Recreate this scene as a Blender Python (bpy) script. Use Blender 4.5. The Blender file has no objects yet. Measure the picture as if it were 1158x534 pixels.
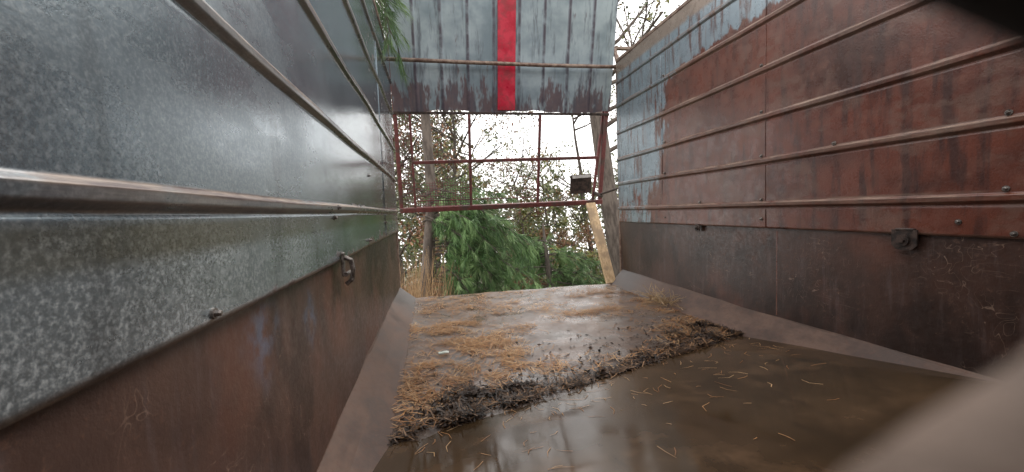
import bpy, math, random
import numpy as np
from mathutils import Matrix, Vector, noise as mnoise
random.seed(7); rng=np.random.default_rng(7)
scene=bpy.context.scene
scene.view_settings.view_transform='Standard'
try: scene.view_settings.look='None'
except: pass
scene.view_settings.exposure=0

# ------------------------------------------------------------ helpers
def link(o,parent=None):
    scene.collection.objects.link(o)
    if parent: o.parent=parent
    return o
def empty(name):
    o=bpy.data.objects.new(name,None); o.empty_display_size=.1; return link(o)
def mesh_ob(name,verts,faces,mat,parent=None,smooth=False,attrs=None):
    me=bpy.data.meshes.new(name)
    me.from_pydata([tuple(map(float,v)) for v in verts],[],[tuple(map(int,f)) for f in faces])
    me.materials.append(mat)
    if attrs:
        for k,a in attrs.items():
            at=me.attributes.new(k,'FLOAT','POINT'); at.data.foreach_set('value',np.asarray(a,dtype=np.float32))
    if smooth: me.polygons.foreach_set('use_smooth',[True]*len(me.polygons))
    me.update()
    return link(bpy.data.objects.new(name,me),parent)
def tri_ob(name,V,n,mat,parent=None,attrs=None):
    """V: (N*n,3) verts, faces of n consecutive verts"""
    me=bpy.data.meshes.new(name); N=len(V)//n
    me.vertices.add(len(V)); me.vertices.foreach_set('co',V.astype(np.float32).ravel())
    me.loops.add(len(V)); me.loops.foreach_set('vertex_index',np.arange(len(V),dtype=np.int32))
    me.polygons.add(N); me.polygons.foreach_set('loop_start',np.arange(0,len(V),n,dtype=np.int32))
    me.polygons.foreach_set('loop_total',np.full(N,n,dtype=np.int32))
    me.materials.append(mat)
    if attrs:
        for k,a in attrs.items():
            at=me.attributes.new(k,'FLOAT','POINT'); at.data.foreach_set('value',np.asarray(a,dtype=np.float32))
    me.update(calc_edges=True); me.validate()
    return link(bpy.data.objects.new(name,me),parent)
class MB:
    def __init__(s): s.v=[]; s.f=[]
    def box(s,c,size,rot=None,bev=0.0):
        x,y,z=[a/2 for a in size]; b=min(bev,x*.9,y*.9,z*.9)
        R=rot or Matrix.Identity(3); c=Vector(c); o=len(s.v)
        if b<=0:
            for i in (-1,1):
                for j in (-1,1):
                    for k in (-1,1): s.v.append(c+R@Vector((i*x,j*y,k*z)))
            s.f+=[(o,o+1,o+3,o+2),(o+4,o+6,o+7,o+5),(o,o+4,o+5,o+1),(o+2,o+3,o+7,o+6),(o,o+2,o+6,o+4),(o+1,o+5,o+7,o+3)]
            return
        idx={}
        for i in (-1,1):
            for j in (-1,1):
                for k in (-1,1):
                    for ax in range(3):
                        p=[i*(x-b),j*(y-b),k*(z-b)]; p[ax]=(i*x,j*y,k*z)[ax]
                        idx[(i,j,k,ax)]=len(s.v); s.v.append(c+R@Vector(p))
        for ax in range(3):
            a1,a2=[a for a in range(3) if a!=ax]
            for sg in (-1,1):
                q=[]
                for (m,n) in ((-1,-1),(1,-1),(1,1),(-1,1)):
                    t=[0,0,0]; t[ax]=sg; t[a1]=m; t[a2]=n; q.append(idx[(t[0],t[1],t[2],ax)])
                s.f.append(tuple(q))
            for m in (-1,1):
                for n in (-1,1):
                    q=[]
                    for e,axx in ((-1,a1),(1,a1),(1,a2),(-1,a2)):
                        t=[0,0,0]; t[ax]=e; t[a1]=m; t[a2]=n; q.append(idx[(t[0],t[1],t[2],axx)])
                    s.f.append(tuple(q))
        for i in (-1,1):
            for j in (-1,1):
                for k in (-1,1): s.f.append(tuple(idx[(i,j,k,a)] for a in range(3)))
    def bar(s,a,b,w,h,bev=0.003,up=(0,0,1)):
        a=Vector(a);b=Vector(b);d=b-a;L=d.length;d.normalize()
        u=Vector(up); side=d.cross(u)
        if side.length<1e-4: side=d.cross(Vector((1,0,0)))
        side.normalize(); u=side.cross(d)
        R=Matrix((side,d,u)).transposed()
        s.box((a+b)/2,(w,L,h),R,bev)
    def tube(s,pts,rad,n=8,cap=True):
        pts=[Vector(p) for p in pts]; o=len(s.v)
        if not hasattr(rad,'__len__'): rad=[rad]*len(pts)
        ref=Vector((.13,.21,.97))
        for i,p in enumerate(pts):
            d=(pts[min(i+1,len(pts)-1)]-pts[max(i-1,0)]).normalized()
            a=d.cross(ref)
            if a.length<.05: a=d.cross(Vector((1,0,0)))
            a.normalize(); b=d.cross(a)
            for k in range(n):
                t=2*math.pi*k/n; s.v.append(p+(a*math.cos(t)+b*math.sin(t))*rad[i])
        for i in range(len(pts)-1):
            for k in range(n):
                k2=(k+1)%n; s.f.append((o+i*n+k,o+i*n+k2,o+(i+1)*n+k2,o+(i+1)*n+k))
        if cap:
            s.f.append(tuple(o+k for k in range(n))[::-1]); e=o+(len(pts)-1)*n
            s.f.append(tuple(e+k for k in range(n)))
    def ob(s,name,mat,parent=None,smooth=False): return mesh_ob(name,s.v,s.f,mat,parent,smooth)

# ------------------------------------------------------------ materials
class M:
    def __init__(s,name):
        s.m=bpy.data.materials.new(name); s.m.use_nodes=True
        s.t=s.m.node_tree; s.n=s.t.nodes; s.l=s.t.links
        s.b=s.n['Principled BSDF']; s.tc=s.n.new('ShaderNodeTexCoord')
        s.geo=s.n.new('ShaderNodeSeparateXYZ'); s.l.new(s.tc.outputs['Object'],s.geo.inputs[0])
    def inp(s,sock,v):
        if hasattr(v,'is_linked') : s.l.new(v,sock)
        else:
            if hasattr(v,'__len__') and len(v)==3 and sock.type=='RGBA': v=(*v,1)
            sock.default_value=v
    def map(s,scale=(1,1,1),loc=(0,0,0)):
        m=s.n.new('ShaderNodeMapping'); s.l.new(s.tc.outputs['Object'],m.inputs[0])
        m.inputs['Scale'].default_value=scale; m.inputs['Location'].default_value=loc; return m.outputs[0]
    def noise(s,scale=5,detail=4,rough=.55,st=(1,1,1),loc=(0,0,0),dist=0):
        n=s.n.new('ShaderNodeTexNoise'); s.l.new(s.map(st,loc),n.inputs['Vector'])
        n.inputs['Scale'].default_value=scale; n.inputs['Detail'].default_value=min(detail,4)
        n.inputs['Roughness'].default_value=rough; n.inputs['Distortion'].default_value=dist
        return n.outputs[0]
    def vor(s,scale=50,st=(1,1,1),feat='F1',out='Color'):
        n=s.n.new('ShaderNodeTexVoronoi'); n.feature=feat; s.l.new(s.map(st),n.inputs['Vector'])
        n.inputs['Scale'].default_value=scale; return n.outputs[out]
    def math(s,op,a,b=0,clamp=False):
        n=s.n.new('ShaderNodeMath'); n.operation=op; n.use_clamp=clamp
        s.inp(n.inputs[0],a); s.inp(n.inputs[1],b); return n.outputs[0]
    def ramp(s,v,a,b,lo=0.,hi=1.):
        n=s.n.new('ShaderNodeMapRange'); n.interpolation_type='SMOOTHSTEP'
        s.inp(n.inputs[0],v); n.inputs[1].default_value=a; n.inputs[2].default_value=b
        n.inputs[3].default_value=lo; n.inputs[4].default_value=hi; return n.outputs[0]
    def mix(s,f,a,b,mode='MIX'):
        n=s.n.new('ShaderNodeMix'); n.data_type='RGBA'; n.blend_type=mode
        s.inp(n.inputs[0],f); s.inp(n.inputs[6],a); s.inp(n.inputs[7],b); return n.outputs[2]
    def attr(s,name):
        n=s.n.new('ShaderNodeAttribute'); n.attribute_name=name; return n.outputs['Fac']
    def bump(s,h,strength=.3,dist=.01):
        n=s.n.new('ShaderNodeBump'); n.inputs['Strength'].default_value=strength; n.inputs['Distance'].default_value=dist
        s.l.new(h,n.inputs['Height']); s.l.new(n.outputs[0],s.b.inputs['Normal'])
    def out(s,col,rough=.5,metal=0.,spec=None):
        s.inp(s.b.inputs['Base Color'],col); s.inp(s.b.inputs['Roughness'],rough); s.inp(s.b.inputs['Metallic'],metal)
        if spec is not None: s.b.inputs['Specular IOR Level'].default_value=spec
        return s.m
    X=property(lambda s:s.geo.outputs[0]); Y=property(lambda s:s.geo.outputs[1]); Z=property(lambda s:s.geo.outputs[2])

def galvanised():
    m=M('galvanised_steel')
    cell=m.vor(85); big=m.noise(1.6,4,.55); streak=m.noise(4,5,.6,(1,4,.5))
    col=m.mix(m.ramp(big,.3,.7),(.155,.195,.225),(.235,.285,.315))
    sep=m.n.new('ShaderNodeSeparateColor'); m.l.new(cell,sep.inputs[0])
    col=m.mix(m.ramp(sep.outputs[0],.0,1.,0,.18),col,(.34,.40,.43))
    fine=m.noise(140,3,.75)
    col=m.mix(m.ramp(fine,.52,.72,0,.40),col,(.40,.45,.475))
    low=m.ramp(m.Z,.86,.84); front=m.ramp(m.Y,2.4,.5)
    col=m.mix(m.math('MULTIPLY',low,.35),col,(.35,.40,.42))
    sp=m.ramp(m.math('ADD',m.noise(150,4,.8),m.math('MULTIPLY',m.noise(3,4,.6),.30)),.56,.84)
    reg=m.math('ADD',m.math('MULTIPLY',low,.4),m.math('MULTIPLY',front,.35),True)
    col=m.mix(m.math('MULTIPLY',sp,reg),col,(.52,.56,.58))
    band=m.math('MULTIPLY',m.ramp(m.Z,.792,.82),m.ramp(m.Z,.860,.845))
    col=m.mix(m.math('MULTIPLY',band,m.ramp(m.noise(5,4,.6,(1,.5,1)),.3,.6,.4,.8)),col,(.13,.125,.085))
    col=m.mix(m.ramp(streak,.54,.78,0,.5),col,(.085,.095,.10))
    far=m.ramp(m.Y,.3,3.6,-.08,.12)
    edge=m.ramp(m.Z,.77,.685,0,.22)
    rn=m.math('ADD',m.noise(6,5,.7,(1,1,1.6)),m.math('ADD',far,edge))
    rust=m.ramp(rn,.68,.80)
    rc=m.mix(m.noise(30,3,.6),(.07,.035,.028),(.19,.095,.06))
    col=m.mix(m.math('MULTIPLY',rust,.8),col,rc)
    rib=m.attr('rib')
    rm=m.math('MULTIPLY',rib,m.ramp(m.noise(9,5,.7,(1,.5,1)),.26,.48))
    rcol=m.mix(m.ramp(m.noise(22,4,.7,(1,.2,3)),.35,.65),(.08,.045,.042),(.31,.24,.19))
    col=m.mix(m.math('MULTIPLY',rm,.92),col,rcol)
    ro=m.math('MULTIPLY',m.ramp(m.noise(5,4,.65,(1,.6,1.6)),.3,.7,.20,.38),m.ramp(m.Y,.9,2.0,1.,.42))
    ro=m.math('ADD',ro,m.math('MULTIPLY',m.math('ADD',rust,rm,True),.25))
    me=m.math('SUBTRACT',.74,m.math('MULTIPLY',m.math('ADD',rust,m.math('ADD',rm,m.math('MULTIPLY',sp,reg)),True),.6),True)
    m.bump(m.math('ADD',m.math('MULTIPLY',fine,.4),m.math('MULTIPLY',m.noise(3,2),2.5)),.2,.004)
    return m.out(col,ro,me)

def redwall():
    m=M('worn_red_brown_paint')
    big=m.noise(1.6,5,.65,(1,1,2)); v=m.noise(14,5,.7); streak=m.noise(6,5,.65,(1,2.6,.4))
    col=m.mix(m.ramp(big,.3,.7),(.060,.022,.016),(.165,.050,.031))
    col=m.mix(m.ramp(v,.48,.75,0,.5),col,(.21,.090,.057))
    col=m.mix(m.ramp(streak,.46,.66,0,.75),col,(.038,.020,.018))
    col=m.mix(m.math('MULTIPLY',m.ramp(m.noise(2.5,5,.75,(1,.9,1.6),(4,4,4)),.50,.60),.5),col,(.165,.098,.075))
    sh=m.math('ADD',m.ramp(m.Y,2.125,2.135,0,.14),m.ramp(m.Z,1.36,1.37,0,.10))
    col=m.mix(sh,col,(.20,.11,.085))
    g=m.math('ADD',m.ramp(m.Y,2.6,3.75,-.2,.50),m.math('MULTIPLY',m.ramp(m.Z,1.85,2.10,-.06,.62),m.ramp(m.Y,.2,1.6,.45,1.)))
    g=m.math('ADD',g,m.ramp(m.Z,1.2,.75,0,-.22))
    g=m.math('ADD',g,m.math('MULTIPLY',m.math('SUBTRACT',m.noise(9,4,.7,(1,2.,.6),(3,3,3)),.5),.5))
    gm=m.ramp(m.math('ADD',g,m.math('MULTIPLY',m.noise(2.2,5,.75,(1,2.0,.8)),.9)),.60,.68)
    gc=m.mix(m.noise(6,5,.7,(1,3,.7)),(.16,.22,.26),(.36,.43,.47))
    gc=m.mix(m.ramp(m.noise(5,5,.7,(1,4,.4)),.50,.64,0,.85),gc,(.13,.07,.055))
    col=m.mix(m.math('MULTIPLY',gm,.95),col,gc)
    top=m.ramp(m.Z,2.26,2.30)
    col=m.mix(m.math('MULTIPLY',top,m.ramp(m.noise(5,4),.25,.4)),col,m.mix(m.noise(9,4),(.19,.14,.11),(.36,.30,.25)))
    sc=m.vor(5,(1,.25,1),'DISTANCE_TO_EDGE','Distance')
    scm=m.math('MULTIPLY',m.ramp(sc,.004,.001),m.ramp(m.noise(4,3),.54,.66))
    col=m.mix(m.math('MULTIPLY',scm,.2),col,(.34,.22,.16))
    rib=m.attr('rib')
    rm=m.math('MULTIPLY',rib,m.ramp(m.noise(12,5,.7,(1,.35,1)),.33,.58))
    col=m.mix(m.math('MULTIPLY',rm,.75),col,m.mix(m.ramp(m.noise(28,4,.7,(1,.2,3)),.3,.7),(.09,.045,.035),(.34,.24,.18)))
    ro=m.math('ADD',m.ramp(v,.3,.7,.21,.40),m.math('MULTIPLY',rm,.3))
    m.bump(m.math('ADD',m.noise(120,2,.7),m.math('MULTIPLY',m.noise(4,2),3)),.2,.004)
    return m.out(col,ro,m.math('MULTIPLY',gm,.4),.55)

def darkpanel(name,a,b,blue=False):
    m=M(name)
    big=m.noise(2.4,5,.7); st=m.noise(8,5,.7,(1,3.,.35)); f=m.noise(45,5,.75)
    col=m.mix(m.ramp(big,.3,.7),a,b)
    col=m.mix(m.ramp(st,.50,.74,0,.55),col,(.12,.088,.085))
    col=m.mix(m.ramp(f,.55,.72,0,.5),col,(.17,.085,.055))
    col=m.mix(m.ramp(m.noise(1.7,4,.6,(1,1,1),(3,5,1)),.52,.7,0,.6),col,(.15,.055,.035))
    col=m.mix(m.ramp(m.noise(1.6,5,.75,(1,1,.6),(8,1,6)),.48,.60,0,.75),col,(.026,.016,.014))
    for k,(sy,sz,o) in enumerate(((.18,1.,0),(.6,.5,9))):
        sc=m.noise(26,1,.5,(1,sy,sz),(o,o,o),1.2)
        line=m.ramp(m.math('ABSOLUTE',m.math('SUBTRACT',sc,.5)),.006,.001)
        msk=m.ramp(m.noise(3.2,2,.5,(1,1,1),(o+2,o,1)),.54,.66)
        col=m.mix(m.math('MULTIPLY',m.math('MULTIPLY',line,msk),.45),col,(.40,.27,.2))
    if blue:
        for cy,cz,ra in ((.93,.61,.15),(1.25,.56,.10)):
            d=m.math('ADD',m.math('ABSOLUTE',m.math('SUBTRACT',m.Y,cy)),m.math('MULTIPLY',m.math('ABSOLUTE',m.math('SUBTRACT',m.Z,cz)),.8))
            bm=m.math('MULTIPLY',m.ramp(d,ra,.02),m.ramp(m.noise(16,4,.7),.40,.62))
            col=m.mix(m.math('MULTIPLY',bm,.5),col,(.11,.17,.26))
    m.bump(m.math('ADD',f,m.math('MULTIPLY',m.noise(5,2),3)),.25,.004)
    return m.out(col,m.ramp(f,.3,.7,.28,.48),.05,.55)

def floor_mat():
    m=M('rusted_floor_plate')
    big=m.noise(1.5,5,.6); f=m.noise(26,5,.75); 
    col=m.mix(m.ramp(big,.35,.65),(.120,.095,.082),(.175,.122,.096))
    col=m.mix(m.ramp(f,.45,.7,0,.5),col,(.20,.12,.082))
    orange=m.math('MULTIPLY',m.ramp(m.math('ABSOLUTE',m.math('SUBTRACT',m.X,.15)),.7,.1),m.ramp(m.noise(5,4,.7,(1,1,1),(1,1,5)),.45,.65))
    col=m.mix(m.math('MULTIPLY',orange,.35),col,(.24,.12,.062))
    col=m.mix(m.ramp(m.noise(3.2,5,.65,(1,1,1),(7,2,0)),.50,.62,0,.6),col,(.155,.14,.13))
    col=m.mix(m.ramp(m.noise(60,4,.7),.55,.75,0,.5),col,(.07,.045,.036))
    sh=m.math('SUBTRACT',m.Y,m.math('ADD',1.566,m.math('MULTIPLY',m.X,.33)))
    wet=m.ramp(m.math('ADD',sh,m.math('MULTIPLY',m.noise(5,5),.7)),.74,.38)
    col=m.mix(m.math('MULTIPLY',wet,.75),col,(.040,.026,.018))
    ro=m.math('SUBTRACT',m.ramp(m.noise(4,5,.65),.35,.65,.18,.48),m.math('MULTIPLY',wet,.10))
    m.bump(m.math('ADD',f,m.math('MULTIPLY',m.noise(3,3),4)),.3,.004)
    return m.out(col,ro,.1,.6)

def fillet_mat():
    m=M('chamfer_strip_steel')
    n=m.noise(5,5,.7,(1,.6,1)); f=m.noise(50,5,.7)
    col=m.mix(m.ramp(n,.35,.65),(.060,.034,.025),(.135,.082,.060))
    col=m.mix(m.ramp(f,.5,.7,0,.6),col,(.10,.046,.030))
    col=m.mix(m.math('MULTIPLY',m.ramp(m.Y,3.0,4.0),.7),col,(.13,.13,.13))
    m.bump(f,.25,.003)
    return m.out(col,m.ramp(n,.3,.7,.42,.62),0.,.3)

def simple(name,c1,c2,scale=12,rough=.6,metal=0,bump=.3,st=(1,1,1),spec=None,c3=None):
    m=M(name); n=m.noise(scale,5,.7,st)
    col=m.mix(m.ramp(n,.35,.65),c1,c2)
    if c3: col=m.mix(m.ramp(m.noise(scale*.4,5,.7,(1,1,1),(5,3,2)),.5,.62,0,.85),col,c3)
    m.bump(n,bump,.004)
    return m.out(col,m.ramp(n,.3,.7,rough-.08,rough+.1),metal,spec)

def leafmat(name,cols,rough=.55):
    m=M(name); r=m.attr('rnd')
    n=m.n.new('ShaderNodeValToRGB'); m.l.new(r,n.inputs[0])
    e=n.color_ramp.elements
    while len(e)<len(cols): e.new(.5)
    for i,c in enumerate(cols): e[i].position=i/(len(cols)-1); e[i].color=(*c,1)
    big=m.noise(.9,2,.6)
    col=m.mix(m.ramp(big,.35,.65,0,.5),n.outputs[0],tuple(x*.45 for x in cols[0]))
    return m.out(col,rough,0,.3)

GALV=galvanised(); RED=redwall()
LOWL=darkpanel('dark_rust_panel',(.052,.031,.026),(.100,.054,.041),True)
LOWR=darkpanel('dark_scratched_panel',(.036,.021,.017),(.075,.038,.029))
FLOOR=floor_mat(); FIL=fillet_mat()
RUSTBAR=simple('rusty_steel',(.11,.06,.045),(.27,.20,.155),18,.55,.2)
DARKST=simple('dark_steel',(.03,.024,.022),(.09,.06,.05),30,.5,.4)
BOLT=simple('bolt_steel',(.10,.085,.075),(.30,.27,.25),60,.4,.6)
WOOD=simple('pale_timber',(.46,.30,.16),(.66,.48,.29),8,.7,0,.3,(6,6,.5),None,(.34,.24,.15))
REDP=simple('red_paint',(.42,.012,.035),(.55,.03,.06),10,.35,0,.15,(1,1,1),None,(.28,.035,.045))
REDR=simple('rusty_red_paint',(.10,.028,.026),(.17,.045,.042),16,.6,0,.3,(1,1,1),None,(.075,.048,.04))
BARK=simple('bark',(.035,.028,.022),(.10,.08,.065),14,.9,0,1.,(1,1,.25))
BARKL=simple('pale_bark',(.055,.04,.032),(.15,.12,.10),12,.9,0,1.,(1,1,.25))
SKIN=simple('skin',(.13,.092,.072),(.22,.16,.13),220,.7,0,.3,(1,1,1),.2)
GLOVE=simple('black_glove_knit',(.008,.008,.010),(.02,.02,.022),200,.9,0,.4)

# ------------------------------------------------------------ trailer (its own frame: +Y to the rear, floor z=0)
XL,XR,YR,YF,ZT=-.367,2.034,4.12,-.60,2.40
trailer=empty('farm_trailer')
def wavy(y,z,s): 
    return .0035*math.sin(y*2.3+s)*math.sin(z*4.1+s*2)+.002*math.sin(y*6.1+z*3+s)+.003*mnoise.noise(Vector((y*1.3,z*2.5,s*7)))
def ribshape(t,w):
    a=abs(t)/w
    if a>=1: return 0
    return 1. if a<.45 else .5+.5*math.cos(math.pi*(a-.45)/.55)
def pressed(t,w):
    """pressed swage: crisp ledge on top, flat face, softer return and a shallow groove underneath"""
    u=t/w
    if u>1 or u<-1.6: return 0
    if u>.6: return (1-u)/.4
    if u>-.5: return 1-.12*(.6-u)
    if u>-1: return .868*max(0,1-(-.5-u)/.5)
    return -.28*math.sin(math.pi*(-1-u)/.6)
def wall(name,side,z0,z1,d0,ribs,mat,seed,lip=True):
    """ribs: list of (z,halfwidth,depth); d measured inward"""
    zs=[z0]
    for z in np.arange(z0,z1,.012): zs.append(z)
    for rz,w,dp in ribs: zs+=list(np.arange(rz-w*1.7,rz+w*1.3,.003))
    zs=sorted(set(round(float(z),4) for z in zs if z0<=z<=z1))+[z1]; ys=np.linspace(YF,YR,95)
    V=[];F=[];A=[]
    nz=len(zs)+(1 if lip else 0)
    for y in ys:
        row=[]
        if lip: row.append((z0+.004,d0-.02,1.0))
        for z in zs:
            d=d0+wavy(y,z,seed); r=0
            for (rz,w,dp) in ribs:
                dz=z-rz-.0015*math.sin(y*3+rz*9)
                q=pressed(dz,w); d+=q*dp
                u=dz/w
                tt=1. if .35<u<1.25 else (.55 if -1.3<u<=.35 else 0.)
                r=max(r,tt)
            if lip: r=max(r,1-min(1,(z-z0)/.012))
            row.append((z,d,r))
        for z,d,r in row:
            x=XL+d if side<0 else XR-d
            V.append((x,y,z)); A.append(min(1,r))
    for i in range(len(ys)-1):
        for k in range(nz-1):
            a=i*nz+k; q=(a,a+1,a+nz+1,a+nz)
            F.append(q if side>0 else q[::-1])
    return mesh_ob(name,V,F,mat,trailer,True,{'rib':A})
ribsL=[(.884,.015,.013),(1.19,.015,.014),(1.50,.015,.014),(1.84,.015,.014),(2.14,.015,.014)]
ribsR=[(.83,.018,.014),(1.10,.018,.013),(1.365,.018,.013),(1.65,.018,.013),(1.94,.018,.013),(2.19,.016,.012)]
wall('left_side_upper_panel',-1,.688,ZT,.016,ribsL,GALV,1.3)
wall('right_side_upper_panel',1,.682,ZT,.016,ribsR,RED,4.1)
wall('left_side_lower_panel',-1,.10,.70,0,[],LOWL,2.2,False)
wall('right_side_lower_panel',1,.10,.70,0,[],LOWR,5.2,False)
b=MB()
for sx,x in ((-1,XL-.035),(1,XR+.035)):
    b.box((x,(YF+YR)/2,(ZT-.1)/2-.02),(.02,YR-YF,ZT+.02))
b.ob('outer_skin',RUSTBAR,trailer)
b=MB()
b.box((XL-.002,(YF+YR)/2,ZT+.018),(.05,YR-YF,.035),None,.006)
b.box((XR+.002,(YF+YR)/2,ZT+.018),(.05,YR-YF,.035),None,.006)
b.box((XL-.016,YR+.018,1.19),(.05,.034,2.42),None,.005)
b.box((XR+.016,YR+.018,1.19),(.05,.034,2.42),None,.005)
b.bar((XR+.02,YR+.16,2.62),(XR+.32,YR+.10,2.60),.05,.03,.004)
b.bar((XR+.03,YR+.03,2.38),(XR+.04,YR+.15,2.62),.04,.03,.004)
b.ob('rails_and_posts',RUSTBAR,trailer)
b=MB(); b.tube([(XL-.03,YR+.02,2.372),(.4,YR+.025,2.366),(1.2,YR+.025,2.362),(XR+.04,YR+.02,2.368)],.020,10)
b.ob('rear_cross_beam',RUSTBAR,trailer,True)
b=MB(); b.box(((XL+XR)/2,YF-.02,ZT/2),(XR-XL+.06,.03,ZT),None,.004)
for z in (.7,1.1,1.5,1.9): b.box(((XL+XR)/2,YF+.005,z),(XR-XL,.03,.05),None,.008)
b.ob('front_bulkhead',RUSTBAR,trailer)
def fz(x,y):
    return .013*mnoise.noise(Vector((x*1.9,y*1.9,.3)))+.006*mnoise.noise(Vector((x*6,y*6,2)))
nx,ny=80,130; V=[];F=[]
for j in range(ny+1):
    for i in range(nx+1):
        x=XL-.01+(XR-XL+.02)*i/nx; y=YF+(YR-YF+.02)*j/ny
        V.append((x,y,fz(x,y)))
for j in range(ny):
    for i in range(nx):
        a=j*(nx+1)+i; F.append((a,a+1,a+nx+2,a+nx+1))
mesh_ob('floor_plate',V,F,FLOOR,trailer,True)
b=MB(); b.box(((XL+XR)/2,YR-.0,-.06),(XR-XL+.1,.03,.07),None,.004)
for y in (0,1,2,3,3.9): b.box(((XL+XR)/2,y,-.09),(XR-XL,.07,.12),None,.004)
for x in (.4,1.3): b.box((x,(YF+YR)/2,-.21),(.09,YR-YF,.12),None,.004)
b.ob('chassis',DARKST,trailer)
for k,(x,y) in enumerate(((XL-.12,1.4),(XR+.12,1.4),(XL-.12,2.4),(XR+.12,2.4))):
    b=MB(); prof=[(-.11,.2),(-.11,.38),(-.08,.42),(0,.43),(.08,.42),(.11,.38),(.11,.2),(.04,.17),(-.04,.17)]
    b.tube([(x+p,y,-.62) for p,_ in prof],[r for _,r in prof],28)
    b.ob('wheel_%d'%(k+1),DARKST,trailer,True)
def chamfer(name,side,wx,hz):
    V=[];F=[];ys=np.linspace(YF,YR-.01,60)
    for y in ys:
        wv=.003*math.sin(y*5+side)+.002*math.sin(y*13)
        P=[(-.004,hz+.012),(.004,hz+wv),(wx*.5,hz*.5+wv*1.5+.004),(wx+wv,.012),(wx+.018,.000)]
        for d,z in P: V.append((XL+d if side<0 else XR-d,y,z))
    for i in range(len(ys)-1):
        for k in range(4):
            a=i*5+k; q=(a,a+1,a+6,a+5); F.append(q if side<0 else q[::-1])
    mesh_ob(name,V,F,FIL,trailer,False)
chamfer('left_chamfer_strip',-1,.148,.130); chamfer('right_chamfer_strip',1,.142,.140)
b=MB()
b.box((XR-.0012,2.06,.41),(.004,.010,.52),None,.001)
for y in (2.13,3.26):
    for za,zb in zip([.69]+[r[0]+.022 for r in ribsR[:-1]],[r[0]-.03 for r in ribsR]):
        b.box((XR-.0185,y,(za+zb)/2),(.005,.006,zb-za),None,.0015)
b.ob('right_sheet_joint',RED,trailer)
b=MB()
for za,zb in zip([.70]+[r[0]+.02 for r in ribsL[:-1]],[r[0]-.026 for r in ribsL]):
    b.box((XL+.0175,3.1,(za+zb)/2),(.005,.004,zb-za),None,.0015)
b.ob('left_sheet_joint',GALV,trailer)
b=MB()
def bolt(side,y,z,d=.022,r=.011):
    x=XL+d if side<0 else XR-d; s=1 if side<0 else -1
    b.tube([(x-s*.004,y,z),(x+s*.003,y,z),(x+s*.003,y,z)],[r*1.5,r*1.5,r*1.2],14)
    b.tube([(x+s*.003,y,z),(x+s*.009,y,z),(x+s*.012,y,z)],[r,r*.95,r*.6],6)
for y,z,d in ((.705,.706,.018),(1.53,.85,.018),(1.55,.887,.030),(3.1,.80,.018),(2.4,1.08,.018),(2.3,.72,.018)): bolt(-1,y,z,d,.006)
for y,z in ((1.07,.862),(1.07,1.13),(1.045,.70),(1.20,.74),(2.16,.74),(2.16,.86),(2.16,1.13),(2.16,1.40),(2.16,1.68),(3.22,.74),(3.22,1.13),(3.22,1.40),(3.22,1.68),(3.22,1.97),(2.75,.86),(1.7,1.13)): bolt(1,y,z,.018,.007)
b.ob('wall_bolts',BOLT,trailer)
def latch(name,side,y,z,s=1.):
    b=MB(); x0=XL if side<0 else XR; q=1 if side<0 else -1
    P=[(-.048,.038),(-.048,-.030),(-.03,-.048),(0,-.052),(.03,-.048),(.048,-.030),(.048,.038)]
    o=len(b.v)
    for dx in (.022,.030):
        for (py,pz) in P: b.v.append(Vector((x0+q*dx,y+py*s,z+pz*s)))
    n=len(P); b.f.append(tuple(range(o,o+n))); b.f.append(tuple(range(o+n,o+2*n))[::-1])
    for k in range(n): b.f.append((o+k,o+(k+1)%n,o+n+(k+1)%n,o+n+k))
    b.tube([(x0+q*.028,y,z-.008*s),(x0+q*.040,y,z-.008*s)],.024*s,20)
    b.tube([(x0+q*.040,y,z-.008*s),(x0+q*.048,y,z-.008*s)],.011*s,6)
    b.box((x0+q*.020,y,z+.038*s),(.024,.07*s,.012),None,.003)
    return b.ob(name,DARKST,trailer)
latch('right_side_latch',1,1.376,.665)
latch('right_side_latch_far',1,2.77,.665,.6)
b=MB()
b.box((XL+.028,1.58,.675),(.010,.030,.09),None,.003)
b.tube([(XL+.034,1.58,.70),(XL+.055,1.58,.69),(XL+.062,1.58,.655),(XL+.055,1.58,.615),(XL+.035,1.58,.60)],.009,8)
b.tube([(XL+.042,1.545,.64),(XL+.042,1.615,.64)],.008,8)
b.ob('left_side_latch',BOLT,trailer)

# ------------------------------------------------------------ tailgate (raised, hanging from the cross beam)
gate=empty('tailgate')
def G(x,z,o=0.): return (x,4.25+(2.36-z)*.25+o,z)
GX0,GX1=-.362,2.045
m=M('faded_tailgate_sheet')
col=m.mix(m.ramp(m.noise(2.2,5,.6),.35,.65),(.18,.23,.26),(.35,.41,.44))
pt=m.ramp(m.math('ADD',m.noise(3.2,5,.75,(2.2,1,.5)),m.ramp(m.Z,2.40,1.95,-.02,.20)),.60,.69)
col=m.mix(m.math('MULTIPLY',pt,.85),col,m.mix(m.noise(20,4),(.065,.038,.052),(.16,.09,.085)))
col=m.mix(m.ramp(m.noise(5,5,.7,(3,1,.35)),.50,.68,0,.7),col,(.075,.083,.105))
col=m.mix(m.math('MULTIPLY',m.attr('rib'),m.ramp(m.noise(9,5),.35,.6,.35,.95)),col,(.065,.052,.068))
m.bump(m.noise(60,4),.2,.003)
GSH=m.out(col,.42,.3)
V=[];F=[];A=[]
xs=np.linspace(GX0+.01,GX1-.01,240); zs=np.linspace(1.93,3.12,16)
rx=[.835+.135*k for k in (-1,1)]+[.835+.135+.27*k for k in (1,2,3,4)]+[.835-.135-.27*k for k in (1,2,3,4)]
for z in zs:
    for x in xs:
        r=max(ribshape(x-q,.022) for q in rx)
        wv=.003*math.sin(x*5+z*3)+.002*math.sin(z*8)
        V.append(G(x,z+(.012*math.sin(x*7)+.006*math.sin(x*23) if z<1.94 else 0),-.016*r+wv)); A.append(r)
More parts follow.
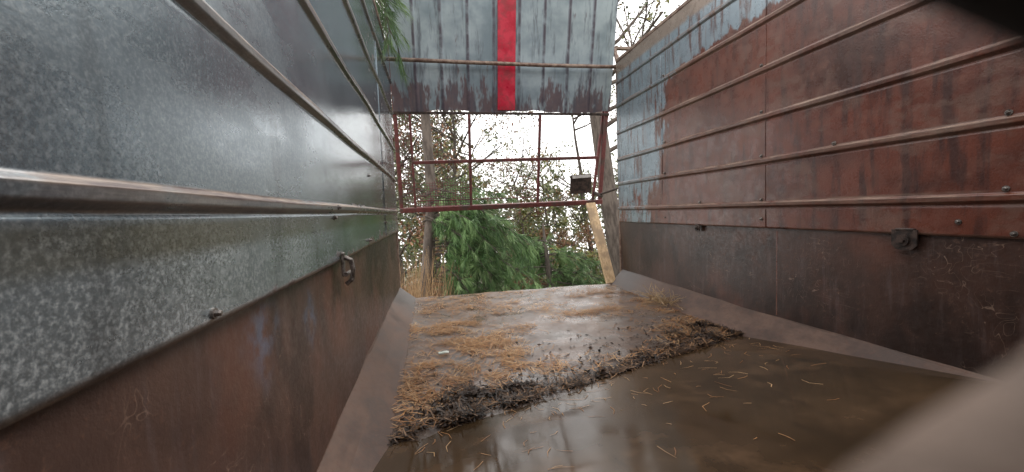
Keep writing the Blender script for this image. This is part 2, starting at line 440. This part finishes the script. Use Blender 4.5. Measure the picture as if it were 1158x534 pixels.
for j in range(len(zs)-1):
    for i in range(len(xs)-1):
        a=j*len(xs)+i; F.append((a,a+1,a+len(xs)+1,a+len(xs)))
mesh_ob('gate_sheet',V,F,GSH,gate,True,{'rib':A})
V=[];F=[]
for z in np.linspace(1.945,3.11,16):
    for x in (.74,.79,.84,.89,.93):
        V.append(G(x,z,-.009+.003*math.sin(x*5+z*3)+.002*math.sin(z*8)))
for j in range(15):
    for i in range(4): a=j*5+i; F.append((a,a+1,a+6,a+5))
mesh_ob('red_stripe',V,F,REDP,gate,True)
b=MB(); up=Vector((0,-.25,1)).normalized()
b.bar(G(GX0,1.915,.012),G(GX1,1.915,.012),.03,.028,.003,up)
b.bar(G(GX0,3.12,.012),G(GX1,3.12,.012),.04,.05,.003,up)
b.ob('gate_sheet_edge',DARKST,gate)
b=MB()
b.bar(G(GX0+.16,1.41),G(GX1-.10,1.44),.028,.036,.004,up)
for x in (.43,1.22): b.bar(G(x,.92,.0015),G(x,1.90,.0015),.030,.028,.004,(0,1,.25))
b.bar(G(GX0+.0,.90),G(GX1-.01,.92),.045,.055,.005,up)
b.bar(G(GX0+.02,.93,.03),G(GX0+.02,3.10,.03),.04,.04,.004,(0,1,.25))
b.bar(G(GX1-.03,.95,.03),G(GX1-.03,3.10,.03),.045,.04,.004,(0,1,.25))
b.bar(G(GX1-.13,.95,.008),G(GX1-.02,2.35,.09),.03,.03,.004,(0,1,.25))
b.bar(G(GX0+.17,.93,.003),G(GX0+.17,1.90,.003),.025,.025,.004,(0,1,.25))
b.bar(G(GX0+.2,1.0,.0),G(.42,1.0,.0),.012,.012,.002,up)
b.bar(G(.44,1.0,.0),G(1.20,1.0,.0),.008,.010,.002,up)
b.ob('gate_lattice_frame',REDR,gate)
b=MB(); 
for x in np.arange(GX0+.04,GX0+.17,.026): b.tube([G(x,.93,.01),G(x,1.90,.01)],.003,4)
for z in np.arange(.95,1.90,.035): b.tube([G(GX0+.02,z,.013),G(GX0+.17,z,.013)],.003,4)
for x in np.arange(GX0+.20,.42,.028): b.tube([G(x,.93,.01),G(x,1.20+.06*math.sin(x*9),.01)],.003,4)
for z in np.arange(.94,1.20,.028): b.tube([G(GX0+.17,z,.013),G(.42,z,.013)],.003,4)
b.ob('gate_wire_mesh',REDR,gate)
b=MB(); b.box(G(1.755,1.14,.02),(.27,.012,.23),Matrix.Rotation(math.radians(-3),3,'Y')@Matrix.Rotation(math.radians(14),3,'X'),.004)
b.ob('gate_plate',DARKST,gate)
b=MB(); b.box(G(1.755,1.225,.008),(.23,.006,.035),Matrix.Rotation(math.radians(-3),3,'Y'),.002)
b.ob('gate_plate_label',simple('pale_label',(.40,.37,.35),(.55,.52,.5),20,.6),gate)
b=MB(); b.tube([(GX1-.08,4.57,1.0),(GX1+.01,4.17,1.06)],.013,8); b.tube([(GX1-.12,4.6,1.04),(GX1-.06,4.5,.98)],.02,8)
b.ob('gate_strut',DARKST,gate)

b=MB(); b.bar((1.885,4.075,.012),(1.84,4.50,.905),.115,.030,.004,(0,-1,0)); 
b.ob('wooden_board',WOOD)

# ------------------------------------------------------------ litter on the floor
shore=lambda x:1.50+.33*(x+.2)
def needles(name,P,L,w,mat,zamp=.006,z0=.006,tilt=.08,bend=.15,ondeck=True):
    N=len(P); P=np.asarray(P,float); th=rng.uniform(0,2*np.pi,N)
    L=np.asarray(L)*np.ones(N)
    d=np.stack([np.cos(th),np.sin(th),rng.normal(0,tilt,N)],1); s=np.stack([-np.sin(th),np.cos(th),np.zeros(N)],1)
    c=P if P.shape[1]==3 else np.column_stack([P,z0+rng.uniform(0,zamp,N)])
    k=rng.normal(0,bend,N)[:,None]*L[:,None]
    a=c-d*L[:,None]/2; e=c+d*L[:,None]/2; mid=c+s*k
    if ondeck:
        for A_ in (a,e,mid):
            A_[:,2]=np.maximum(A_[:,2],z0*.5)+np.array([fz(q[0],q[1]) for q in A_])
    ws=s*w/2
    V=np.stack([a-ws,mid-ws,mid+ws,a+ws, mid-ws,e-ws*.5,e+ws*.5,mid+ws],1).reshape(-1,3)
    return tri_ob(name,V,4,mat,None,{'rnd':np.repeat(rng.uniform(0,1,N),8)})
NEED=leafmat('orange_needles',[(.26,.11,.045),(.48,.24,.095),(.66,.44,.24),(.36,.17,.07)],.6)
DEB=leafmat('dark_debris',[(.016,.011,.008),(.038,.022,.015),(.09,.048,.026),(.32,.18,.09)],.5)
def fld(x,y): return mnoise.noise(Vector((x*1.6,y*3.2,11)))+.9*mnoise.noise(Vector((x*6,y*9,3)))
P=[]
while len(P)<4800:
    x=random.uniform(-.20,1.90); y=random.uniform(1.6,4.08)
    if y<shore(x)+.02: continue
    left=math.exp(-((x-.14)/.33)**2)*(1.0 if y<3.3 else .5)
    streak=math.exp(-((y-2.70-.35*(x-.2))/.14)**2)*.9*(x>0)*(x<1.5)
    streak2=math.exp(-((y-3.45-.15*x)/.2)**2)*.5
    edge=math.exp(-((x-1.80)/.10)**2)*.6*(y<3.5)
    mid=math.exp(-((y-shore(x)-.25)/.16)**2)*.4*(x>.6)
    bare=1-.85*math.exp(-((x-.85)/.35)**2-((y-2.95)/.22)**2)-.6*math.exp(-((x-1.0)/.4)**2-((y-2.3)/.2)**2)
    dens=max(left,streak,streak2,edge,mid,.14)*max(.06,.30+1.8*fld(x,y))*bare
    if random.random()<dens*.6: P.append((x,y))
needles('pine_needle_litter',P,rng.uniform(.04,.14,len(P)),.0040,NEED,.008,.006,bend=.2)
P=[]
while len(P)<5000:
    x=random.uniform(-.20,1.90)
    clump=math.exp(-((x-.12)/.24)**2)*1.2+math.exp(-((x-1.72)/.22)**2)*.9+math.exp(-((x-1.15)/.25)**2)*.35+.10
    patch=max(0,.25+2.*mnoise.noise(Vector((x*7,1,4))))
    if random.random()>clump*patch+.03: continue
    s=abs(random.gauss(0,1)); cl=.6+.6*fld(x*1.7,7)
    y=shore(x)+.0+s*.095*(.45+clump)*max(.3,cl) + (.30*random.random() if x>1.45 and random.random()<.5 else 0)
    P.append((x,y,.006+.026*min(1,clump)*math.exp(-s*1.0)*random.random()))
needles('twig_debris',P,rng.uniform(.015,.10,len(P)),.0055,DEB,tilt=.25)
P=[]
for (cx,cy,rr,n) in ((.12,1.78,.14,900),(.33,1.80,.10,480),(1.66,2.22,.09,320),(1.78,2.45,.08,240),(.02,1.68,.10,380),(1.1,1.98,.07,110),(.8,1.86,.06,80),(1.35,2.1,.06,90)):
    for _ in range(n):
        a=random.uniform(0,6.28); r=rr*abs(random.gauss(0,.6))
        P.append((cx+1.6*r*math.cos(a),cy+r*math.sin(a)*.7,.008+.028*max(0,1-r/rr)*random.random()))
for _ in range(700):
    x=random.uniform(-.15,1.88); P.append((x,shore(x)+abs(random.gauss(0,.30)),.006))
V=[];R=[]
for p in P:
    R_=Vector((p[0],p[1],p[2]+fz(p[0],p[1]))); u=Vector((random.gauss(0,1),random.gauss(0,1),random.gauss(0,.3))).normalized(); w=u.cross(Vector((random.gauss(0,.5),random.gauss(0,.5),1))).normalized(); s=random.uniform(.004,.017)
    V+=[R_-u*s,R_-w*s*.5,R_+u*s,R_+w*s*.5]; R+=[random.random()*.65]*4
tri_ob('dead_leaf_litter',np.array(V),4,DEB,None,{'rnd':R})
b=MB()
for _ in range(110):
    c=Vector((1.87+random.gauss(0,.03),3.05+random.gauss(0,.10),.03))
    d=Vector((random.gauss(-.3,.6),random.gauss(0,.8),abs(random.gauss(.35,.3)))).normalized()*random.uniform(.06,.19)
    b.tube([c,c+d*.5+Vector((0,0,.012)),c+d],.0018,3,False)
b.ob('dry_straw_tuft',simple('straw',(.30,.19,.10),(.5,.36,.2),30,.7))
b=MB(); b.box((.02,2.42,.014+fz(.02,2.42)),(.062,.028,.005),Matrix.Rotation(.1,3,'Z'),.001); b.box((.028,2.421,.0175+fz(.02,2.42)),(.03,.022,.003),Matrix.Rotation(.25,3,'Z'),.001)
b.ob('paper_scrap',simple('paper',(.55,.62,.55),(.72,.76,.70),30,.7))

# ------------------------------------------------------------ camera + fingers near the lens
f=452.; a=math.radians(11.0); p=math.radians(3.6); r=math.radians(2.2)
camd=bpy.data.cameras.new('camera'); cam=link(bpy.data.objects.new('camera',camd)); scene.camera=cam
camd.sensor_width=36; camd.lens=36*f/1158; camd.clip_start=.004; camd.clip_end=900
cam.matrix_world=Matrix.Translation((0,0,.85))@Matrix.Rotation(-a,4,'Z')@Matrix.Rotation(math.pi/2-p,4,'X')@Matrix.Rotation(-r,4,'Z')
camd.dof.use_dof=True; camd.dof.focus_distance=1.5; camd.dof.aperture_fstop=7.2
CM=cam.matrix_world.copy()
def finger(name,A,B,rad,mat,nail):
    A=Vector(A);B=Vector(B);b=MB()
    ts=[0,.015,.05,.1,.16,.24,.34,.42,.5,.6,.7,.8,.9,1]; rs=[.15,.5,.78,.93,1,1.0,.96,1.0,1.05,1.0,1.02,1.10,1.12,1.05]
    side=Vector((.4,.6,.3))*.0015
    b.tube([CM@(A.lerp(B,t)+side*math.sin(t*3)) for t in ts],[rad*q for q in rs],20)
    o=b.ob(name,mat,None,True)
    if nail:
        d=(B-A).normalized(); nb=MB(); n_=Vector((0,0,1)); sd=d.cross(n_).normalized(); n_=sd.cross(d)
        P0=A+d*rad*.35
        for i in range(5):
            for j in range(5):
                u=(j-2)/2*.9; q=P0+d*rad*(i/4*1.5); nb.v.append(CM@(q+sd*math.sin(u)*rad*.8+n_*(math.cos(u)*rad*1.02-(.12*rad if i==0 else 0))))
        for i in range(4):
            for j in range(4): k=i*5+j; nb.f.append((k,k+1,k+6,k+5))
        nb.ob('nail',simple('nail',(.17,.125,.105),(.22,.165,.14),20,.5),o,True)
    return o
finger('finger',(.0127,-.0223,-.018),(.0651,.0109,-.020),.0062,SKIN,True)
finger('gloved_finger',(.0158,.0214,-.018),(.0578,-.0021,-.020),.0062,GLOVE,False)

# ------------------------------------------------------------ tilt the trailer nose-down as it stands; water stays level
nrm=Vector((-.041,.125,1)).normalized()
Q=nrm.rotation_difference(Vector((0,0,1))).to_matrix().to_4x4()
C=Matrix.Translation((0,0,.85)); T=C@Q@C.inverted()
bpy.context.view_layer.update()
for o in list(scene.objects):
    if o.parent is None: o.matrix_world=T@o.matrix_world
bpy.context.view_layer.update()

m=M('muddy_water')
wn=m.noise(3.5,2,.5,(1,1,1)); film=m.noise(1.3,4,.65)
col=m.mix(m.ramp(film,.35,.65),(.034,.021,.011),(.070,.042,.022))
col=m.mix(m.ramp(m.noise(4,4,.65,(1,1,1),(2,9,0)),.5,.68,0,.6),col,(.105,.062,.034))
col=m.mix(m.ramp(m.noise(9,4,.7,(1,.35,1),(5,9,0)),.56,.70,0,.5),col,(.026,.017,.010))
m.bump(m.math('ADD',wn,m.math('MULTIPLY',m.noise(40,3,.6),.04)),.12,.01)
WAT=m.out(col,m.ramp(m.noise(1.6,4,.6),.38,.66,.06,.24),0,.5); m.b.inputs['IOR'].default_value=1.35
zw=(T@Vector((-.2,1.50,0.0))).z
V=[];F=[]
def wp(x,y):
    z=.125*(shore(x)-y); q=T@Vector((x,y,z)); return (q.x,q.y,zw)
NX,NY=40,50
for j in range(NY+1):
    for i in range(NX+1):
        y=YF+.02+(2.45-YF)*j/NY
        x=XL+.004+(XR-XL-.008)*i/NX
        V.append(wp(x,y))
for j in range(NY):
    for i in range(NX): k=j*(NX+1)+i; F.append((k,k+1,k+NX+2,k+NX+1))
mesh_ob('puddle',V,F,WAT,None,True)
P=[]
for _ in range(150):
    x=random.uniform(-.1,1.9); y=shore(x)-abs(random.gauss(0,.38))-.01
    q=wp(x,y); P.append((q[0],q[1],zw+.0022))
needles('floating_needles',P,rng.uniform(.02,.09,len(P)),.0024,NEED,tilt=0,ondeck=False)

# ------------------------------------------------------------ ground and vegetation (level world)
GZ=-1.10
m=M('ground_soil')
col=m.mix(m.ramp(m.noise(.6,5,.65),.4,.6),(.07,.055,.035),(.055,.075,.025))
col=m.mix(m.ramp(m.noise(9,5,.7),.5,.7),col,(.13,.085,.05)); m.bump(m.noise(6,3),.6,.05)
GR=m.out(col,.95)
V=[];F=[];n=60
for j in range(n+1):
    for i in range(n+1):
        u=(i/n*2-1);v=(j/n*2-1); x=400*u*abs(u)**1.5; y=400*v*abs(v)**1.5
        V.append((x,y,GZ+ (.12*mnoise.noise(Vector((x*.2,y*.2,0))) if abs(y)+abs(x)>6 else 0)))
for j in range(n):
    for i in range(n): k=j*(n+1)+i; F.append((k,k+1,k+n+2,k+n+1))
mesh_ob('ground',V,F,GR,None,True)

def rvec(s=1): return Vector((random.gauss(0,s),random.gauss(0,s),random.gauss(0,s)))
def grow(b,p,d,L,r,depth,tips,spread=.6,upb=.1,kids=(3,5),minr=.004):
    pts=[p];rs=[r];q=p.copy();dd=d.copy();n=5
    for i in range(n):
        dd=(dd+rvec(.10)+Vector((0,0,upb*.3))).normalized(); q=q+dd*L/n
        pts.append(q.copy()); rs.append(max(minr*.6,r*(1-.6*(i+1)/n)))
    b.tube(pts,rs,7 if depth>1 else 3,False)
    if depth==0: tips+=pts[1:]; return
    k=random.randint(*kids)
    for c in range(k):
        t=random.uniform(.3,1.); i=min(n-1,int(t*n)); base=pts[i].lerp(pts[i+1],t*n-i)
        nd=(dd+rvec(spread)+Vector((0,0,upb))).normalized()
        grow(b,base,nd,L*random.uniform(.5,.75),max(minr,rs[i]*.55),depth-1,tips,spread,upb,kids,minr)
def leaves(name,C,size,mat,parent=None,spreadv=.1,rbase=None):
    C=np.asarray(C); N=len(C); C=C+rng.normal(0,spreadv,(N,3))
    u=rng.normal(size=(N,3)); u/=np.linalg.norm(u,axis=1)[:,None]
    w=np.cross(u,rng.normal(size=(N,3))); w/=np.linalg.norm(w,axis=1)[:,None]
    s=(size*rng.uniform(.5,1.3,N))[:,None]
    V=np.stack([C-u*s,C-w*s*.45,C+u*s,C+w*s*.45],1).reshape(-1,3)
    rv=rng.uniform(0,1,N) if rbase is None else np.clip(rbase+rng.normal(0,.15,N),0,1)
    return tri_ob(name,V,4,mat,parent,{'rnd':np.repeat(rv,4)})
def boughs(name,specs,mat,parent,nl=.13,wd=.0055,npt=46,coh=.42):
    A=[];B=[];R=[];b=MB()
    for st,dr,L,dp in specs:
        st=Vector(st);dr=Vector(dr).normalized(); pts=[]
        for i in range(9):
            t=i/8; pts.append(st+dr*L*t+Vector((0,0,-dp*t*t*L))+rvec(.012))
        b.tube(pts,[.012*(1-.8*i/8)+.002 for i in range(9)],5,False)
        for i in range(2,9):
            for k in range(4 if i<8 else 2):
                base=pts[i]; ax=(pts[i]-pts[i-1]).normalized()
                td=(ax*.8+rvec(.55)+Vector((0,0,-.15))).normalized(); tl=random.uniform(.12,.34)
                tp=base+td*tl+Vector((0,0,-.35*tl*tl)); tone=random.random()
                b.tube([base,tp],[.004,.002],3,False)
                for _ in range(npt):
                    t=random.uniform(.25,1); o=base.lerp(tp,t)
                    nd=(td*.9+rvec(coh)+Vector((0,0,-.6))).normalized()*nl*random.uniform(.6,1.2)
                    A.append(o); B.append(o+nd); R.append(min(1,max(0,tone*.75+random.gauss(.15,.12))))
    b.ob(name+'_twigs',BARK,parent,False)
    A=np.array([tuple(v) for v in A]);B=np.array([tuple(v) for v in B]); N=len(A)
    d=B-A; w=np.cross(d,rng.normal(size=(N,3))); w/=np.linalg.norm(w,axis=1)[:,None]; w*=wd/2
    V=np.stack([A-w,A+w,B],1).reshape(-1,3)
    tri_ob(name+'_needles',V,3,mat,parent,{'rnd':np.repeat(np.array(R),3)})
PINE=leafmat('pine_foliage',[(.035,.085,.025),(.09,.18,.055),(.17,.29,.10),(.30,.42,.18)],.5)
LEAF=leafmat('mixed_leaves',[(.055,.085,.025),(.12,.16,.045),(.23,.26,.08),(.30,.20,.075)],.55)
BRN=leafmat('russet_leaves',[(.12,.055,.04),(.23,.11,.065),(.34,.18,.10),(.20,.19,.07)],.6)
FAR=leafmat('hazy_distant_foliage',[(.11,.125,.08),(.17,.185,.115),(.24,.24,.155),(.26,.19,.13)],.8)  # distance haze mixed into the leaf colours: paler, greyer greens and browns

t=empty('tree'); b=MB(); tips=[]
pts=[Vector((3.55,7.3,GZ)),Vector((3.5,7.3,.4)),Vector((3.42,7.3,1.8)),Vector((3.40,7.35,3.6)),Vector((3.5,7.4,5.5)),Vector((3.55,7.45,8))]
b.tube(pts,[.28,.20,.17,.15,.12,.08],12)
for z,dx,dy,L in ((2.7,1,.1,1.8),(3.2,.9,-.3,1.6),(3.5,.8,.3,2.2),(4.0,1,0,2.),(4.6,.7,.1,2.2),(5.2,.6,-.3,2.),(4.4,-.6,.2,1.5),(5.8,.3,.5,2),(6.6,-.3,.2,1.8),(3.9,.5,-.8,1.8)):
    grow(b,Vector((3.45,7.35,z)),Vector((dx,dy,.45)).normalized(),L,.05,2,tips,.6,.12,(3,5),.006)
b.ob('trunk_and_limbs',BARKL,t,True)
leaves('crown_leaves',np.array([tuple(v) for v in tips for _ in range(2)]),.045,LEAF,t,.07)

t=empty('pine_tree'); b=MB()
b.tube([Vector((-.30,6.9,GZ)),Vector((-.20,6.9,.5)),Vector((.02,6.9,2.)),Vector((.05,7.0,4.5)),Vector((.1,7.0,8))],[.13,.11,.09,.08,.05],10)
b.ob('trunk',BARKL,t,True)
sp=[]
for i in range(40):
    z=random.uniform(.5,2.15); sp.append(((-.1+random.gauss(0,.05),6.9,z),(random.uniform(.5,1),random.uniform(-.9,.5),random.uniform(-.1,.25)),random.uniform(.8,1.9),random.uniform(.35,.8)))
for i in range(8):
    z=random.uniform(3.6,7); sp.append(((.05,6.95,z),(random.uniform(-1,1),random.uniform(-.9,.9),random.uniform(.0,.3)),random.uniform(.7,1.3),random.uniform(.2,.6)))
boughs('bough',sp,PINE,t,.19,.0085,34,.30)
t=empty('pine_tree'); b=MB()
b.tube([Vector((2.35,8.2,GZ)),Vector((2.3,8.2,.3)),Vector((2.28,8.2,1.5))],[.09,.07,.02],8); b.ob('trunk',BARK,t,True)
sp=[]
for i in range(32):
    z=random.uniform(-.2,1.2); an=random.uniform(0,6.28); sp.append(((2.3,8.2,z),(math.cos(an),math.sin(an),random.uniform(.0,.4)),random.uniform(.6,1.45)*(1.2-.35*max(z,0)),random.uniform(.2,.7)))
boughs('bough',sp,PINE,t,.17,.009,32,.30)
t=empty('pine_branch')
o3=T@Vector((-.62,3.75,3.35))
sp=[((o3.x,o3.y,o3.z),(.30,-.02,-.9),1.05,.10),((o3.x,o3.y+.1,o3.z),(.28,.1,-.9),.85,.1),((o3.x-.05,o3.y-.2,o3.z),(.30,-.15,-.7),.7,.3),((o3.x,o3.y,o3.z+.2),(.32,.05,-.8),.8,.3)]
b=MB(); b.tube([Vector((.03,6.95,5.)),Vector((-.5,5.4,4.9)),Vector((-.68,4.6,4.6)),o3+Vector((-.03,0,.25)),o3],[.05,.035,.025,.016,.01],6); b.ob('limb',BARK,t,True)
boughs('bough',sp,PINE,t,.15,.004,46,.3)

def tree(x,y,h,lean,leafn,mat,bark,r0=.09,size=.05,nb=12):
    t=empty('deciduous_tree'); b=MB(); tips=[]
    P=[Vector((x,y,GZ))]; d=Vector((lean,0,1)).normalized()
    for i in range(6): P.append(P[-1]+ (d+rvec(.06)).normalized()*h/6)
    b.tube(P,[r0*(1.15-.9*i/6) for i in range(7)],8)
    for i in range(nb):
        q=random.uniform(.25,1)*5.99; k=int(q); base=P[k].lerp(P[k+1],q-k); an=random.uniform(0,6.28)
        grow(b,base,Vector((math.cos(an),math.sin(an)*.6,.45)).normalized(),random.uniform(1.,1.9),r0*.35,2,tips,.55,.1,(3,5),.005)
    b.ob('trunk_and_limbs',bark,t,False)
    if leafn: leaves('crown_leaves',np.array([tuple(v) for v in tips for _ in range(leafn)]),size,mat,t,.10)
tree(.55,10.5,6.5,.05,3,LEAF,BARK,nb=16)
tree(1.35,12.5,6.0,.0,2,BRN,BARKL,.07)
tree(2.9,12.0,4.4,-.08,3,BRN,BARKL,.07)
tree(3.9,13.0,4.6,-.02,3,LEAF,BARKL,.07)
tree(4.9,11.5,6.5,-.06,3,LEAF,BARK)
tree(6.8,9.8,7.5,.02,1,LEAF,BARK,.1)
tree(-.9,9.5,6,.05,4,BRN,BARK)
tree(.1,12.,7.5,.0,5,FAR,BARK,.09,.06,16)
def shrub(name,cx,cy,rx,ry,h,n,mat,size,stems=14):
    t=empty(name); b=MB(); C=[]
    for _ in range(stems):
        an=random.uniform(0,6.28); top=Vector((cx+rx*.8*math.cos(an)*random.random(),cy+ry*.8*math.sin(an)*random.random(),GZ+h*random.uniform(.5,1.1)))
        b.tube([Vector((cx+random.gauss(0,.15),cy+random.gauss(0,.15),GZ)),(Vector((cx,cy,GZ))+top)/2+rvec(.08),top],[.02,.012,.004],4,False)
    b.ob('stems',BARKL,t)
    cl=[(cx+rx*random.uniform(-.9,.9),cy+ry*random.uniform(-.9,.9),GZ+h*random.uniform(.05,1.),random.uniform(.15,.4)) for _ in range(26)]
    B=[]
    for _ in range(n):
        c=random.choice(cl); v=rvec(1).normalized()*c[3]*random.random()**.4
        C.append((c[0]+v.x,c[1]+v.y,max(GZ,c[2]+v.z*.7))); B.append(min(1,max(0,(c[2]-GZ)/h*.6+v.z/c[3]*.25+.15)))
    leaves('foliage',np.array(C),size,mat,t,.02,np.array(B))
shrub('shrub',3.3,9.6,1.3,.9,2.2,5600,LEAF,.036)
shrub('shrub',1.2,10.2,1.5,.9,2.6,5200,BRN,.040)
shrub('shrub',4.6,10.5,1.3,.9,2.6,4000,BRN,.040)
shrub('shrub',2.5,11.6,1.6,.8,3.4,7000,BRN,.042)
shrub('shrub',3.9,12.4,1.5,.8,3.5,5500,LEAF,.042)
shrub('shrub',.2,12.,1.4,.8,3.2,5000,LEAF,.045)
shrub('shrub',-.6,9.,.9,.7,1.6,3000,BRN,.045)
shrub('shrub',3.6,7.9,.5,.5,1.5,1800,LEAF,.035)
b=MB()
for _ in range(700):
    c=Vector((-.42+random.gauss(0,.22),6.2+random.gauss(0,.3),GZ)); h=random.uniform(.8,2.3)
    d=Vector((random.gauss(0,.12),random.gauss(0,.14),1)); b.tube([c,c+d*h*.6,c+d*h+Vector((random.gauss(0,.12),0,-.05))],[.006,.005,.001],3,False)
b.ob('dry_grass_clump',simple('dry_grass',(.24,.135,.065),(.42,.28,.15),9,.8))
C=[];B=[]
for k in range(80):
    x=random.uniform(-12,30); y=random.uniform(24,36); bear=x/y
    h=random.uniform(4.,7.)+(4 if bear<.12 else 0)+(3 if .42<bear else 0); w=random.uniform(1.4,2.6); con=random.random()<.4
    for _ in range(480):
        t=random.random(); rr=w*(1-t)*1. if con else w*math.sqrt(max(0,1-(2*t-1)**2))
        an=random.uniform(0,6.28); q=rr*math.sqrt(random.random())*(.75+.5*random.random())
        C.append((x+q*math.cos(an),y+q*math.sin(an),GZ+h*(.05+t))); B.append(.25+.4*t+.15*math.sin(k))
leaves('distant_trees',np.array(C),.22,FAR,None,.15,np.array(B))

# ------------------------------------------------------------ world & sun : bright overcast
w=bpy.data.worlds.new('World'); scene.world=w; w.use_nodes=True; nt=w.node_tree; bg=nt.nodes['Background']
sky=nt.nodes.new('ShaderNodeTexSky'); sky.sky_type='NISHITA'; sky.sun_disc=False
EL,AZ=math.radians(48),math.radians(40)
sky.sun_elevation=EL; sky.sun_rotation=AZ; sky.dust_density=4; sky.air_density=1
mx=nt.nodes.new('ShaderNodeMix'); mx.data_type='RGBA'; mx.inputs[0].default_value=.88
nt.links.new(sky.outputs[0],mx.inputs[6]); mx.inputs[7].default_value=(21.5,21.2,20.9,1)
nt.links.new(mx.outputs[2],bg.inputs[0]); bg.inputs[1].default_value=.13
sd=bpy.data.lights.new('sun','SUN'); sd.energy=1.5; sd.angle=math.radians(18); sd.color=(1,.96,.9)
so=link(bpy.data.objects.new('sun',sd))
dv=Vector((math.sin(AZ)*math.cos(EL),math.cos(AZ)*math.cos(EL),math.sin(EL)))
so.rotation_euler=dv.to_track_quat('Z','Y').to_euler()
